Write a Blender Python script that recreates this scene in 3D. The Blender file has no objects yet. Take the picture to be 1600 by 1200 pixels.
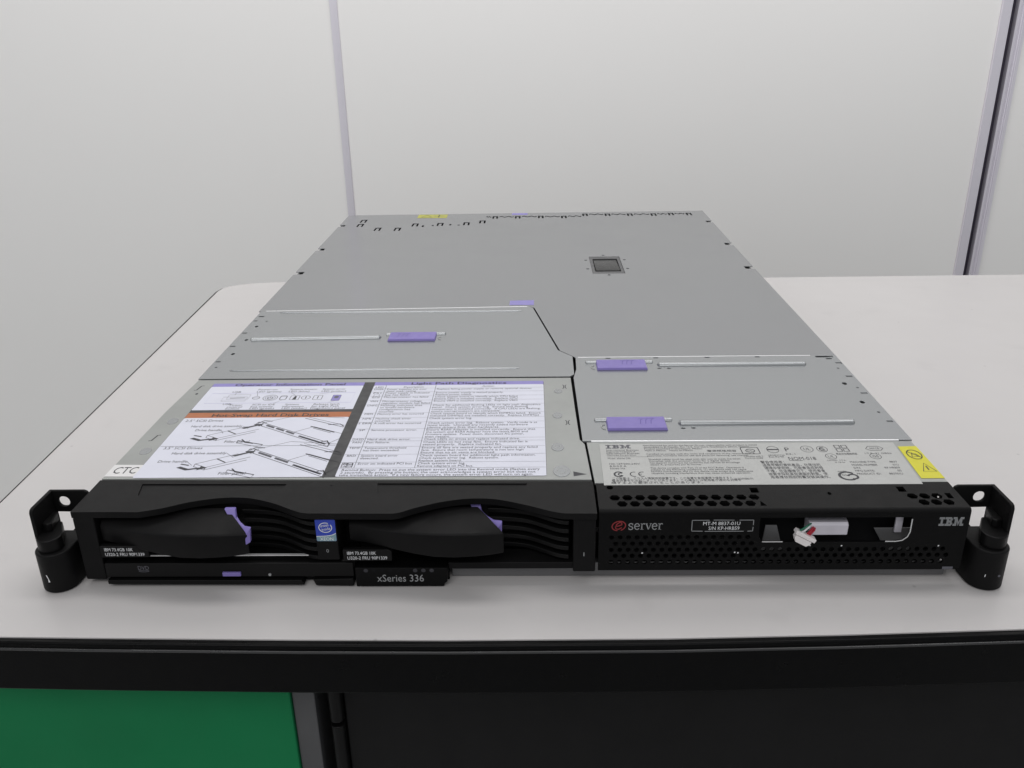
import bpy, bmesh, math, random
from mathutils import Vector, Matrix
from mathutils.geometry import delaunay_2d_cdt
random.seed(7)
S = 0.001                      # everything below is written in millimetres
scene = bpy.context.scene
COL = scene.collection
PI = math.pi

# ------------------------------------------------------------------ materials
def nodes(name):
    m = bpy.data.materials.new(name); m.use_nodes = True
    nt = m.node_tree; b = nt.nodes['Principled BSDF']
    return m, nt, b

def mat(name, col, rough=.5, metal=0., var=.06, scale=40., bump=0., bscale=600., spec=.5, rvar=.08, stretch=None, coat=0.):
    """procedural surface: base colour with slow noise, roughness noise, fine bump"""
    m, nt, b = nodes(name)
    tc = nt.nodes.new('ShaderNodeTexCoord')
    src = tc.outputs['Object']
    if stretch:
        mp = nt.nodes.new('ShaderNodeMapping'); mp.inputs['Scale'].default_value = stretch
        nt.links.new(src, mp.inputs['Vector']); src = mp.outputs['Vector']
    n = nt.nodes.new('ShaderNodeTexNoise'); n.inputs['Scale'].default_value = scale; n.inputs['Detail'].default_value = 5
    nt.links.new(src, n.inputs['Vector'])
    r = nt.nodes.new('ShaderNodeValToRGB')
    c = Vector(col)
    r.color_ramp.elements[0].position = .3; r.color_ramp.elements[1].position = .7
    r.color_ramp.elements[0].color = (*(c*(1-var)), 1); r.color_ramp.elements[1].color = (*(c*(1+var)), 1)
    nt.links.new(n.outputs['Fac'], r.inputs['Fac']); nt.links.new(r.outputs['Color'], b.inputs['Base Color'])
    n2 = nt.nodes.new('ShaderNodeTexNoise'); n2.inputs['Scale'].default_value = scale*2.7; n2.inputs['Detail'].default_value = 4
    nt.links.new(src, n2.inputs['Vector'])
    mr = nt.nodes.new('ShaderNodeMapRange')
    mr.inputs['From Min'].default_value = .3; mr.inputs['From Max'].default_value = .7
    mr.inputs['To Min'].default_value = max(.02, rough-rvar); mr.inputs['To Max'].default_value = min(1, rough+rvar)
    nt.links.new(n2.outputs['Fac'], mr.inputs['Value']); nt.links.new(mr.outputs['Result'], b.inputs['Roughness'])
    b.inputs['Metallic'].default_value = metal
    b.inputs['Specular IOR Level'].default_value = spec
    b.inputs['Coat Weight'].default_value = coat
    if bump:
        n3 = nt.nodes.new('ShaderNodeTexNoise'); n3.inputs['Scale'].default_value = bscale; n3.inputs['Detail'].default_value = 3
        nt.links.new(tc.outputs['Object'], n3.inputs['Vector'])
        bp = nt.nodes.new('ShaderNodeBump'); bp.inputs['Strength'].default_value = bump; bp.inputs['Distance'].default_value = .0004
        nt.links.new(n3.outputs['Fac'], bp.inputs['Height']); nt.links.new(bp.outputs['Normal'], b.inputs['Normal'])
    return m

M = {}
M['zinc']    = mat('galvanised_steel', (.318, .325, .336), .20, .72, .018, 7, .008, 900, rvar=.025)
M['zinc2']   = mat('galvanised_steel_panel', (.340, .353, .362), .25, .70, .010, 5, 0, 900, rvar=.015)
M['zinc_lo'] = mat('dull_galvanised_steel', (.35, .36, .35), .50, .45, .05, 22, .02, 700)
M['bright_edge'] = mat('raw_and_highlight_edge', (.75, .75, .76), .35, .6, .05, 60)
M['void']    = mat('interior_shade', (.006, .006, .007), .8, 0, .2, 40, spec=.15)  # near-black colour puts the shade inside the case into the surface
M['chassis'] = mat('chassis_steel', (.20, .20, .205), .5, .6, .08, 30)
M['plastic'] = mat('black_textured_plastic', (.0078, .0076, .0079), .44, 0, .10, 60, .2, 2600, spec=.10, rvar=.03)
M['plastic2']= mat('black_smooth_plastic', (.0050, .0049, .0051), .38, 0, .10, 60, .1, 1800, spec=.16, rvar=.03)
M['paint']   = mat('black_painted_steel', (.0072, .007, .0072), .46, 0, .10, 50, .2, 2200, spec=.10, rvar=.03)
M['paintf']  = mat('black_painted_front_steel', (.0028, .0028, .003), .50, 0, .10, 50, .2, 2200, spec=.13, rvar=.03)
M['purple']  = mat('lavender_plastic', (.205, .162, .455), .42, 0, .05, 80, .1, 1800)
M['purple_d']= mat('lavender_plastic_mark', (.11, .08, .32), .5, 0, .05, 80)
M['paper']   = mat('label_paper', (.67, .68, .77), .42, 0, .02, 60, spec=.4)
M['paper2']  = mat('silver_label_film', (.44, .445, .435), .45, .15, .03, 60)
M['white']   = mat('white_sticker', (.72, .71, .71), .5, 0, .02, 60)
M['ink']     = mat('black_ink', (.025, .025, .032), .5, 0, .1, 60)
M['ink2']    = mat('grey_ink', (.10, .10, .12), .5, 0, .1, 60)
M['band']    = mat('charcoal_print', (.035, .035, .037), .5, 0, .1, 60)
M['lav']     = mat('lavender_print', (.25, .22, .52), .45, 0, .03, 60)
M['rust']    = mat('orange_brown_print', (.40, .125, .038), .45, 0, .04, 60)
M['dullyel'] = mat('faded_yellow_print', (.42, .41, .06), .45, 0, .06, 60)
M['yellow']  = mat('yellow_print', (.62, .58, .02), .45, 0, .04, 60)
M['grey_let']= mat('silver_lettering', (.33, .34, .35), .45, .2, .08, 200)
M['red_let'] = mat('red_lettering', (.25, .018, .022), .45, 0, .08, 200)
M['blue']    = mat('blue_print', (.025, .055, .42), .32, 0, .05, 60)
M['teal']    = mat('grey_blue_print', (.20, .32, .38), .32, 0, .05, 60)
M['wht_ink'] = mat('white_ink', (.75, .76, .78), .4, 0, .03, 60)
M['plug']    = mat('white_nylon', (.80, .76, .76), .5, 0, .04, 200)
M['silver']  = mat('satin_silver', (.62, .60, .66), .38, .25, .05, 120)
M['w_red']   = mat('red_wire', (.40, .012, .03), .4, 0, .05, 100)
M['w_grn']   = mat('green_wire', (.03, .16, .10), .4, 0, .05, 100)
M['table']   = mat('white_laminate', (.565, .547, .543), .34, 0, .018, 9, .06, 500, spec=.35, rvar=.04)
M['edgebead'] = mat('glossy_black_bead', (.012, .012, .013), .30, 0, .10, 30, .1, 900, spec=.8)
M['edge']    = mat('black_edge_band', (.0009, .0009, .0012), .34, 0, .10, 30, .15, 900, spec=.12)
M['wall']    = mat('white_wall_panel', (.88, .872, .86), .40, 0, .012, 1.6, .03, 160, spec=.3)
M['alu']     = mat('anodised_aluminium', (.86, .83, .90), .40, .60, .03, 30, stretch=(1, 1, .03))
M['gasket']  = mat('dark_gasket', (.035, .028, .05), .5, 0, .1, 30)
M['green']   = mat('green_panel', (.006, .18, .064), .48, 0, .07, 14, .1, 400, spec=.14)
M['greyfr']  = mat('dark_grey_frame', (.075, .075, .079), .5, 0, .06, 20, .1, 400)
M['blackcab']= mat('black_cabinet_panel', (.0090, .0088, .0092), .5, 0, .08, 14, .1, 400, spec=.14)
M['latchgrey'] = mat('glossy_dark_plastic', (.012, .012, .012), .28, 0, .06, 40, .05, 900, spec=.5)
M['latchrim'] = mat('grey_rim', (.10, .10, .104), .45, .2, .06, 40)
M['floor']   = mat('grey_floor', (.55, .55, .54), .6, 0, .08, 3)

# speckled scuffs on the laminate: faint dark marks of its own
def add_scuffs(m):
    nt = m.node_tree; b = nt.nodes['Principled BSDF']
    old = b.inputs['Base Color'].links[0].from_socket
    tc = nt.nodes.new('ShaderNodeTexCoord')
    v = nt.nodes.new('ShaderNodeTexVoronoi'); v.voronoi_dimensions = '2D'; v.inputs['Scale'].default_value = 8; v.inputs['Randomness'].default_value = 1
    nt.links.new(tc.outputs['Object'], v.inputs['Vector'])
    lt = nt.nodes.new('ShaderNodeMapRange'); lt.inputs['From Min'].default_value = .003; lt.inputs['From Max'].default_value = .010
    lt.inputs['To Min'].default_value = .32; lt.inputs['To Max'].default_value = 0
    nt.links.new(v.outputs['Distance'], lt.inputs['Value'])
    n = nt.nodes.new('ShaderNodeTexNoise'); n.inputs['Scale'].default_value = 22; n.inputs['Detail'].default_value = 6
    nt.links.new(tc.outputs['Object'], n.inputs['Vector'])
    l2 = nt.nodes.new('ShaderNodeMapRange'); l2.inputs['From Min'].default_value = .62; l2.inputs['From Max'].default_value = .78
    l2.inputs['To Max'].default_value = .10
    nt.links.new(n.outputs['Fac'], l2.inputs['Value'])
    ad = nt.nodes.new('ShaderNodeMath'); ad.operation = 'MAXIMUM'
    nt.links.new(lt.outputs['Result'], ad.inputs[0]); nt.links.new(l2.outputs['Result'], ad.inputs[1])
    mx = nt.nodes.new('ShaderNodeMix'); mx.data_type = 'RGBA'
    nt.links.new(ad.outputs[0], mx.inputs['Factor']); nt.links.new(old, mx.inputs['A'])
    mx.inputs['B'].default_value = (.20, .19, .20, 1)
    nt.links.new(mx.outputs['Result'], b.inputs['Base Color'])
add_scuffs(M['table'])

# ------------------------------------------------------------------ mesh helpers
def top(z):   return lambda u, v, w=0.: (u, v, z+w)          # printed on a level surface
def front(y): return lambda u, v, w=0.: (u, y-w, v)          # printed on a face towards the viewer
def side(x):  return lambda u, v, w=0.: (x+w, u, v)

_txt = {}
def glyphs(s):
    if s in _txt: return _txt[s]
    c = bpy.data.curves.new('t', 'FONT'); c.body = s; c.size = 1; c.resolution_u = 2
    o = bpy.data.objects.new('t', c); COL.objects.link(o)
    dg = bpy.context.evaluated_depsgraph_get(); dg.update()
    me = o.evaluated_get(dg).to_mesh()
    V = [(v.co.x, v.co.y) for v in me.vertices]; F = [tuple(p.vertices) for p in me.polygons]
    o.evaluated_get(dg).to_mesh_clear()
    bpy.data.objects.remove(o); bpy.data.curves.remove(c)
    _txt[s] = (V, F); return _txt[s]
CAPV = [p[1] for p in glyphs('H')[0]]; CAP = max(CAPV)-min(CAPV)

def inside(c, h):
    k = False
    for i in range(len(h)):
        (xa, ya), (xb, yb) = h[i-1], h[i]
        if (ya > c.y) != (yb > c.y) and c.x < (xb-xa)*(c.y-ya)/(yb-ya)+xa: k = not k
    return k
class MB:
    def __init__(self): self.v = []; self.f = []; self.m = []; self.mats = []
    def mi(self, m):
        if m not in self.mats: self.mats.append(m)
        return self.mats.index(m)
    def add(self, V, F, m):
        k = len(self.v); self.v += [tuple(p) for p in V]; i = self.mi(m)
        for f in F: self.f.append(tuple(a+k for a in f)); self.m.append(i)
        return self
    def box(self, x0, x1, y0, y1, z0, z1, m):
        V = [(x0,y0,z0),(x1,y0,z0),(x1,y1,z0),(x0,y1,z0),(x0,y0,z1),(x1,y0,z1),(x1,y1,z1),(x0,y1,z1)]
        return self.add(V, [(3,2,1,0),(4,5,6,7),(0,1,5,4),(1,2,6,5),(2,3,7,6),(3,0,4,7)], m)
    def prism(self, poly, pl, w0, w1, m, holes=()):
        """polygon (with holes) in plane pl, from depth w0 to w1"""
        loops = [list(poly)]+[list(h) for h in holes]
        if not holes:
            P = loops[0]; n = len(P)
            V = [pl(u, v, w0) for u, v in P]+[pl(u, v, w1) for u, v in P]
            return self.add(V, [tuple(range(n))[::-1], tuple(range(n, 2*n))]+[(i, (i+1) % n, n+(i+1) % n, n+i) for i in range(n)], m)
        pts = []; ed = []
        for L in loops:
            k = len(pts); n = len(L); pts += [Vector(p) for p in L]; ed += [(k+i, k+(i+1) % n) for i in range(n)]
        r = delaunay_2d_cdt(pts, ed, [], 1, 1e-5)
        co = r[0]; n = len(co); tri = []
        bb = [(min(p[0] for p in h), max(p[0] for p in h), min(p[1] for p in h), max(p[1] for p in h), h) for h in loops[1:]]
        for t_ in r[2]:
            c = sum((co[i] for i in t_), Vector((0, 0)))/len(t_)
            if not any(x0 < c.x < x1 and y0 < c.y < y1 and inside(c, h) for x0, x1, y0, y1, h in bb): tri.append(tuple(t_))
        V = [pl(p.x, p.y, w0) for p in co]+[pl(p.x, p.y, w1) for p in co]
        F = [t_[::-1] for t_ in tri]+[tuple(a+n for a in t_) for t_ in tri]+self._rim(tri, n)
        return self.add(V, F, m)
    def _rim(self, tri, n):
        cnt = {}
        for t in tri:
            for i in range(len(t)):
                a, b = t[i], t[(i+1) % len(t)]; k = (min(a, b), max(a, b)); cnt[k] = cnt.get(k, 0)+1
        return [(a, b, b+n, a+n) for (a, b), c in cnt.items() if c == 1]
    def flat(self, poly, pl, w, m):
        return self.add([pl(u, v, w) for u, v in poly], [tuple(range(len(poly)))], m)
    def text(self, s, pl, u0, v0, h, m, u1=None, w=.12, slant=0., rot=0.):
        """cap height h; fitted to the span u0..u1 when given"""
        V, F = glyphs(s)
        if not V: return self
        x0 = min(p[0] for p in V); x1 = max(p[0] for p in V)
        sy = h/CAP; sx = sy if u1 is None else (u1-u0)/max(1e-6, x1-x0)
        cr, sr = math.cos(rot), math.sin(rot); out = []
        for x, y in V:
            a = (x-x0)*sx+y*sy*slant; b = y*sy
            out.append(pl(u0+a*cr-b*sr, v0+a*sr+b*cr, w))
        return self.add(out, F, m)
    def line(self, pts, pl, wd, m, w=.12, closed=False):
        """ribbon along a 2-D polyline"""
        P = [Vector(p) for p in pts]
        if closed: P.append(P[0])
        n = len(P); V = []; F = []
        for i, p in enumerate(P):
            a = P[i-1] if i > 0 else (P[-2] if closed else p); b = P[i+1] if i < n-1 else (P[1] if closed else p)
            d = (b-a)
            if d.length < 1e-9: d = Vector((1, 0))
            d.normalize(); q = Vector((-d.y, d.x))*wd/2
            V += [pl(p.x+q.x, p.y+q.y, w), pl(p.x-q.x, p.y-q.y, w)]
        for i in range(n-1): F.append((2*i, 2*i+1, 2*i+3, 2*i+2))
        return self.add(V, F, m)
    def tube(self, path, r, m, n=10):
        P = [Vector(p) for p in path]; V = []; F = []
        for i, p in enumerate(P):
            t = (P[min(i+1, len(P)-1)]-P[max(i-1, 0)]).normalized()
            a = t.cross(Vector((0, 0, 1)))
            if a.length < 1e-4: a = t.cross(Vector((1, 0, 0)))
            a.normalize(); b = t.cross(a)
            for k in range(n):
                g = 2*PI*k/n; V.append(p+(a*math.cos(g)+b*math.sin(g))*r)
        for i in range(len(P)-1):
            for k in range(n): F.append((i*n+k, i*n+(k+1) % n, (i+1)*n+(k+1) % n, (i+1)*n+k))
        F += [tuple(range(n))[::-1], tuple(range((len(P)-1)*n, len(P)*n))]
        return self.add(V, F, m)
    def loft(self, secs, m):
        """closed cross-sections, same vertex count, capped"""
        n = len(secs[0]); V = [p for s in secs for p in s]; F = []
        for i in range(len(secs)-1):
            for k in range(n): F.append((i*n+k, i*n+(k+1) % n, (i+1)*n+(k+1) % n, (i+1)*n+k))
        F += [tuple(range(n))[::-1], tuple(range((len(secs)-1)*n, len(secs)*n))]
        return self.add(V, F, m)
    def build(self, name, parent=None, bevel=0., ang=32, seg=2, mirror=False):
        me = bpy.data.meshes.new(name)
        me.from_pydata([(p[0]*S, p[1]*S, p[2]*S) for p in self.v], [], self.f)
        for m in self.mats: me.materials.append(m)
        me.polygons.foreach_set('material_index', self.m)
        bm = bmesh.new(); bm.from_mesh(me)
        if mirror: bmesh.ops.scale(bm, vec=(-1, 1, 1), verts=bm.verts)
        bmesh.ops.recalc_face_normals(bm, faces=bm.faces[:])
        bm.to_mesh(me); bm.free()
        me.polygons.foreach_set('use_smooth', [True]*len(me.polygons))
        me.set_sharp_from_angle(angle=math.radians(ang))
        o = bpy.data.objects.new(name, me); COL.objects.link(o)
        if parent: o.parent = parent
        if bevel:
            b = o.modifiers.new('bevel', 'BEVEL'); b.width = bevel*S; b.segments = seg; b.limit_method = 'ANGLE'
            b.angle_limit = math.radians(40); b.harden_normals = True
        return o

def empty(name, loc=(0, 0, 0)):
    o = bpy.data.objects.new(name, None); COL.objects.link(o); o.empty_display_size = .05
    return o
def tag(o, label=None, cat=None, group=None, kind=None):
    if label: o['label'] = label
    if cat: o['category'] = cat
    if group: o['group'] = group
    if kind: o['kind'] = kind
    return o

def rect(x0, x1, y0, y1): return [(x0, y0), (x1, y0), (x1, y1), (x0, y1)]
def circ(x, y, r, n=16, ry=None, a0=0., a1=2*PI):
    ry = r if ry is None else ry
    full = abs(a1-a0-2*PI) < 1e-6
    return [(x+r*math.cos(a0+(a1-a0)*i/(n if full else n-1)), y+ry*math.sin(a0+(a1-a0)*i/(n if full else n-1))) for i in range(n)]
def rrect(x0, x1, y0, y1, r, n=4):
    P = []
    for cx, cy, a in ((x1-r, y0+r, -PI/2), (x1-r, y1-r, 0), (x0+r, y1-r, PI/2), (x0+r, y0+r, PI)):
        P += [(cx+r*math.cos(a+PI/2*i/n), cy+r*math.sin(a+PI/2*i/n)) for i in range(n+1)]
    return P
def smooth(P, n=6):
    """Catmull-Rom through a 2-D polyline"""
    Q = [P[0]]+list(P)+[P[-1]]; out = []
    for i in range(1, len(Q)-2):
        p0, p1, p2, p3 = (Vector(q) for q in Q[i-1:i+3])
        for k in range(n):
            t = k/n
            out.append(tuple(.5*((2*p1)+(p2-p0)*t+(2*p0-5*p1+4*p2-p3)*t*t+(3*p1-p0-3*p2+p3)*t**3)))
    out.append(tuple(P[-1])); return out

# ================================================================== THE SERVER
server = tag(empty('rack_server'), 'low flat black-fronted rack server with grey steel lid lying on the white table', 'server')

# ---- chassis tray, dark sheets standing in for the shade inside
b = MB()
b.box(-217, 217, 16, 716, 1.2, 2.4, M['chassis']); b.box(-33, 217, 7, 8.2, .4, 8.2, M['chassis']); b.box(-207, -34, 4, 5, .4, 5, M['void'])  # low front strips added to read as the shade band under the server
b.box(-218.6, -217, 30, 716, 1.2, 41.6, M['chassis']); b.box(217, 218.6, 30, 716, 1.2, 41.6, M['chassis'])
b.box(-217, 217, 714.5, 716, 2.5, 41.4, M['chassis'])
b.build('chassis', server, .3)
b = MB()
b.box(-216.8, 216.8, 76, 714, 36.5, 37.2, M['void'])
b.box(-216.8, 216.8, 30, 31, 15, 36.4, M['void'])
b.box(-216.8, 38, 31.1, 75.9, 36.5, 37.2, M['void'])
b.box(38.2, 216.8, 20, 29.8, 2.6, 12, M['void'])
b.build('shade_underlayer', server)

# ---- rear lid with slots, notches, latch and marks
LID = 43.0
seam = [(-218.7, 325.6), (3.5, 332.0), (7.0, 331.0), (10.6, 327.6), (28.8, 224.6), (38.2, 211.8), (38.9, 210.0), (222.0, 210.0)]
notchesR = [(654.5, 7, 11), (542.6, 8, 11), (446.5, 8.5, 11)]
notchesL = [(656.9, 7, 11), (540.3, 8, 11), (445.5, 8.5, 11)]
outer = list(seam)
for y, d, h in sorted(notchesR): outer += [(220.5, y-h/2), (220.5-d, y-h/2+2), (220.5-d, y+h/2), (220.5, y+h/2)]
outer += [(220.5, 718), (-220.5, 718)]
for y, d, h in sorted(notchesL, reverse=True): outer += [(-220.5, y+h/2), (-220.5+d, y+h/2), (-220.5+d, y-h/2+2), (-220.5, y-h/2)]
outer += [(-220.5, 325.6)]
def nslot(x, y, s=1.):
    a = 3.7*s; t = 2.0; l = 17*s
    return [(x-a, y-l/2), (x-a+t, y-l/2), (x-a+t, y+l/2-5), (x+a-t, y+l/2-5), (x+a-t, y-l/2), (x+a, y-l/2), (x+a, y+l/2), (x-a, y+l/2)]
holes = [nslot(x, y) for x, y in [(-195.6,682.5),(-195.4,659),(-171.2,636.7),(-147.8,635.3),(-129.7,657.5),(-100.1,658.7),(-69,660.3),(-50.4,669.4)]]
rear = [(-36,694.4),(-8.5,693.6),(19.7,693.5),(47.8,691.7),(74.1,702.4),(101.5,701),(128.7,699.7),(157.4,698.4),(178.8,700.2),(200.4,698.7)]
holes += [nslot(x, y, .9) for x, y in rear]
for (xa, ya), (xb, yb) in zip([(-52, 697)]+rear[:-1], rear):
    x0, x1 = xa+5, xb-5
    if x1-x0 < 4: continue
    n = 8; ya_ = min(ya, yb)
    up = [(x0+(x1-x0)*i/n, ya_+1.0+2.4*math.sin(PI*2*i/n*2)) for i in range(n+1)]
    holes.append(up[::1]+[(x, y+4.6) for x, y in up[::-1]])
holes += [rect(-121, -118.6, 646, 655), rect(-109.5, -107.4, 650, 656), rect(-89, -86.8, 652, 660), rect(-79, -76.5, 651, 656)]
LX0, LX1, LY0, LY1 = 66.2, 96.6, 431, 496
holes += [rect(LX0, LX1, LY0, LY1)]
for x, y in ((62.3, 482), (62.3, 449), (100.6, 482), (100.6, 449), (81, 501), (81, 426.5)):
    holes.append(circ(x, y, 1.5, 8, 1.8))
b = MB(); b.prism(outer, top(0), LID-1.1, LID, M['zinc'], holes)
# folded flanges of the lid down the sides and back
b.box(-220.5, -219.4, 330, 438, 30, LID-1.15, M['zinc']); b.box(219.4, 220.5, 214, 438, 30, LID-1.15, M['zinc'])
b.box(-220.5, -219.4, 665, 717, 30, LID-1.15, M['zinc']); b.box(219.4, 220.5, 663, 717, 30, LID-1.15, M['zinc'])
b.box(-219, 219, 716.8, 718, 20, LID-1.15, M['zinc'])
lid = b.build('rear_lid', server, .25)
b = MB()
b.prism(rrect(LX0+.2, LX1-.2, LY0+.2, LY1-.2, 1.2), top(0), 37.5, 42.6, M['latchrim'], [rrect(LX0+3, LX1-3, LY0+9, LY1-8, 1.5)])
b.build('latch_frame', lid, .3)
b = MB()
sec = lambda x: [(x, LY0+12, 37.0), (x, LY0+12, 42.8), (x, LY0+13.5, 43.4), (x, LY1-10, 41.8), (x, LY1-10, 37.4)]
b.loft([sec(LX0+3.6), sec(LX1-3.6)], M['latchgrey']); b.build('latch_slider', lid, .6)
for nm, q, m in (('alignment_sticker', [(-10.3, 335.2), (10.2, 334.6), (10.4, 348.6), (-10.2, 347.6)], M['lav']),
                 ('alignment_sticker', [(-16, 707), (3.4, 706.4), (3.6, 716.6), (-15.8, 717)], M['lav']),
                 ('warning_sticker', [(-132, 696), (-95.6, 694.6), (-95.8, 714.5), (-132.2, 715.6)], M['dullyel'])):
    b = MB(); b.prism(q, top(LID), .02, .14, m)
    if nm == 'warning_sticker':
        b.line([(-127, 699), (-121, 712), (-115, 699)], top(LID), 1.2, M['ink'], .2, True)
        b.line([(-106, 698), (-106, 712)], top(LID), 1.2, M['ink'], .2); b.line([(-112, 705), (-99, 705)], top(LID), 1.2, M['ink2'], .2)
    b.build(nm, lid)

# ---- raised beads and lavender touch points
def bead(b, x0, x1, y, m, r=2.3, h=1.7, z=43.4, dy=0.):
    n = 7; secs = []
    for t, k in ((0, .05), (.006, .6), (.016, 1), (.984, 1), (.994, .6), (1, .05)):
        x = x0+(x1-x0)*t
        secs.append([(x, y+dy*t+r*k*math.cos(PI*i/n), z-.3+(h*k+.3)*math.sin(PI*i/n)) for i in range(n+1)])
    b.loft(secs, m)
def touch_point(parent, x0, x1, y0, y1, z, marks):
    b = MB()
    sk = 1.2
    V = [(x0-.6, y0, z), (x1+.6, y0, z), (x1+.6, y1, z), (x0-.6, y1, z),
         (x0, y0+.7, z+1.7), (x1, y0+.7, z+1.7), (x1, y1-.5, z+1.7), (x0, y1-.5, z+1.7)]
    b.add(V, [(3,2,1,0),(4,5,6,7),(0,1,5,4),(1,2,6,5),(2,3,7,6),(3,0,4,7)], M['purple'])
    o = b.build('touch_point', parent, .35)
    b = MB(); cx, cy = marks
    for k in range(3):
        u = cx+k*3.1
        b.line([(u, cy-3.2), (u+.6, cy+2.2), (u+1.9, cy+3.6)], top(z+1.7), .45, M['purple_d'], .06)
    b.line([(cx-1, cy+3.4), (cx+9, cy+3.9)], top(z+1.7), .4, M['purple_d'], .07)
    b.build('grip_mark', o)
    return o
def clip_recess(b, x, y, z, m):
    """small stamped hook beside a touch point"""
    b.tube([(x+1.6*math.cos(a)*1.4, y+3.2*math.sin(a), z) for a in [PI*.5+PI*k/8 for k in range(9)]], .45, m, 6)

# left access panel over the fans
P = [(-218.0, 174.4), (34.0, 173.3), (37.0, 177.2), (37.3, 210.8), (27.4, 224.0), (9.3, 326.4), (5.6, 330.0), (-218.0, 324.4)]
b = MB()
hl = [circ(x, y, 1.35, 10, 2.0) for x, y in ((-212.4+2, 284.6), (-210.9+2, 252.9), (-211.5+2, 222.5))]
hl += [rect(-216, -211.5, 309, 311.4), rect(-217, -214, 298, 300), rect(-217, -213.4, 268, 270), rect(-217, -213, 238, 240), rect(-217, -213.5, 206, 207.8), circ(-213, 196, 1, 8), circ(-206, 298, 1, 8)]
b.prism(P, top(0), 42.2, 43.4, M['zinc2'], hl)
bead(b, -201.5, 0.6, 320.0, M['zinc2'], 1.6, .75, dy=-1.8)
bead(b, -206.0, -106.0, 253.4, M['zinc2'], 2.9, 2.0, dy=2.2)
bead(b, -103.6, -57.2, 262.0, M['zinc2'], 2.2, 1.5, dy=.8)
bead(b, -201.8, .5, 189.3, M['zinc2'], 1.6, .75)
clip_recess(b, -60, 252, 43.45, M['zinc_lo'])
b.tube([(-214, 324.6, 43.1), (-100, 327.4, 43.1), (4.6, 329.8, 43.1)], .55, M['bright_edge'], 8)  # paler roll paints the highlight along the back edge
panelL = b.build('fan_access_panel', server, .3)
touch_point(panelL, -99.6, -64.6, 246.2, 263.2, 43.4, (-93, 255))
# right access panel over the power supply
P = [(37.2, 75.6), (221.4, 74.4), (221.6, 208.8), (39.4, 209.2), (38.8, 186), (36.3, 171)]
b = MB()
hl = [circ(x, y, 1.5, 10, 2.2) for x, y in ((211.0, 156.9), (212.0, 127.0))]
hl += [rect(213, 217, 201, 203), rect(217, 221, 192, 195), rect(216, 220, 168, 170.5), rect(216, 220, 140, 142), circ(217, 150, .9, 8), circ(215.5, 184, .9, 8), circ(216.5, 112, 1, 8), rect(216.5, 220, 98, 100), rect(207, 219, 204.6, 207.6)]
for x in (60.5, 94, 130, 165): hl.append(rect(x, x+3.2, 205.8, 207.8))
hl += [circ(95.5, 186.5, 1.5, 8, 1), circ(102, 186.5, 1.5, 8, 1), circ(96.5, 91.6, 1.4, 8, 1), circ(102.5, 91.8, 1.4, 8, 1)]
b.prism(P, top(0), 42.2, 43.4, M['zinc2'], hl)
bead(b, 45.6, 92.8, 198.6, M['zinc2'], 2.1, 1.5)
bead(b, 94.6, 196.6, 193.2, M['zinc2'], 3.0, 2.0, dy=-1)
bead(b, 45.4, 92.0, 103.2, M['zinc2'], 2.0, 1.5)
bead(b, 94.4, 197.8, 98.2, M['zinc2'], 2.9, 2.0)
clip_recess(b, 51.5, 189, 43.45, M['zinc_lo']); clip_recess(b, 51.5, 93.5, 43.45, M['zinc_lo'])
b.tube([(41, 209.0, 43.1), (130, 208.9, 43.1), (204, 208.7, 43.1)], .5, M['bright_edge'], 8)  # back-edge highlight put in as a roll of lighter steel
# rolled bright front edge
b.tube([(42, 75.6, 42.9), (130, 75.0, 42.9), (214, 74.6, 42.9)], .75, M['bright_edge'], 8)
panelR = b.build('power_access_panel', server, .3)
touch_point(panelR, 53.4, 86.8, 183.4, 200.2, 43.4, (70.5, 193.5))
touch_point(panelR, 52.9, 86.8, 88.2, 105.0, 43.4, (72, 97.5))

# ---- drive cover with the big label
b = MB()
P = [(-220.2, 34.6), (39.6, 31.0), (38.2, 72), (35.8, 78), (35.0, 120), (34.4, 171.6), (-217.2, 173.0), (-219.6, 120)]
b.prism(P, top(0), 41.8, 43.2, M['zinc_lo'])
cover = b.build('drive_cover', server, .3)
Z = 43.2; T = top(Z)
def mark(fn):
    b = MB(); fn(b); b.build('slot_mark', cover)
for x, y, s in ((29.7, 155.9, 3.2), (29.7, 100.8, 3.2)):                 # stamped clip slots at the right
    mark(lambda b: b.line([(x-1.3, y+s), (x-.5, y+s*.6), (x-.5, y-s*.6), (x-1.3, y-s)], T, .6, M['ink'], .03))
    mark(lambda b: b.line([(x+1.3, y+s), (x+.5, y+s*.6), (x+.5, y-s*.6), (x+1.3, y-s)], T, .6, M['ink'], .03))
for x, y in ((-211.8, 159.1), (-211.4, 84.1)):                           # hooked slots at the left
    mark(lambda b: b.line([(x-2.2, y-4), (x-.6, y-3.8), (x+.4, y+3.2), (x+2.2, y+3.6)], T, .9, M['ink'], .03))
mark(lambda b: b.flat(circ(-210.0, 149, .9, 8, 1.4), T, .03, M['ink']))
b = MB(); b.flat([(30.3, 39.8), (30.3, 34.4), (37.4, 36.6)], T, .03, M['ink']); b.build('arrow_mark', cover)
for x, y, r in ((25.3, 148.5, 2.6), (23.9, 110.9, 3.0), (22.8, 68.2, 3.6), (24.2, 40.0, 4.6)):
    b = MB(); b.prism(circ(x, y, r, 20, r*1.35), T, -.1, .28, M['zinc2'])
    b.line(circ(x, y, r*.55, 10, r*.6), T, .35, M['zinc_lo'], .3, True)
    b.build('embossed_stud', cover, .2)
for x, y in ((-209.6, 106.9), (-209.8, 66.7)):
    b = MB(); b.prism(circ(x, y, 3.2, 18, 4.4), T, -.1, .16, M['zinc2']); b.build('embossed_stud', cover, .12)
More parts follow.
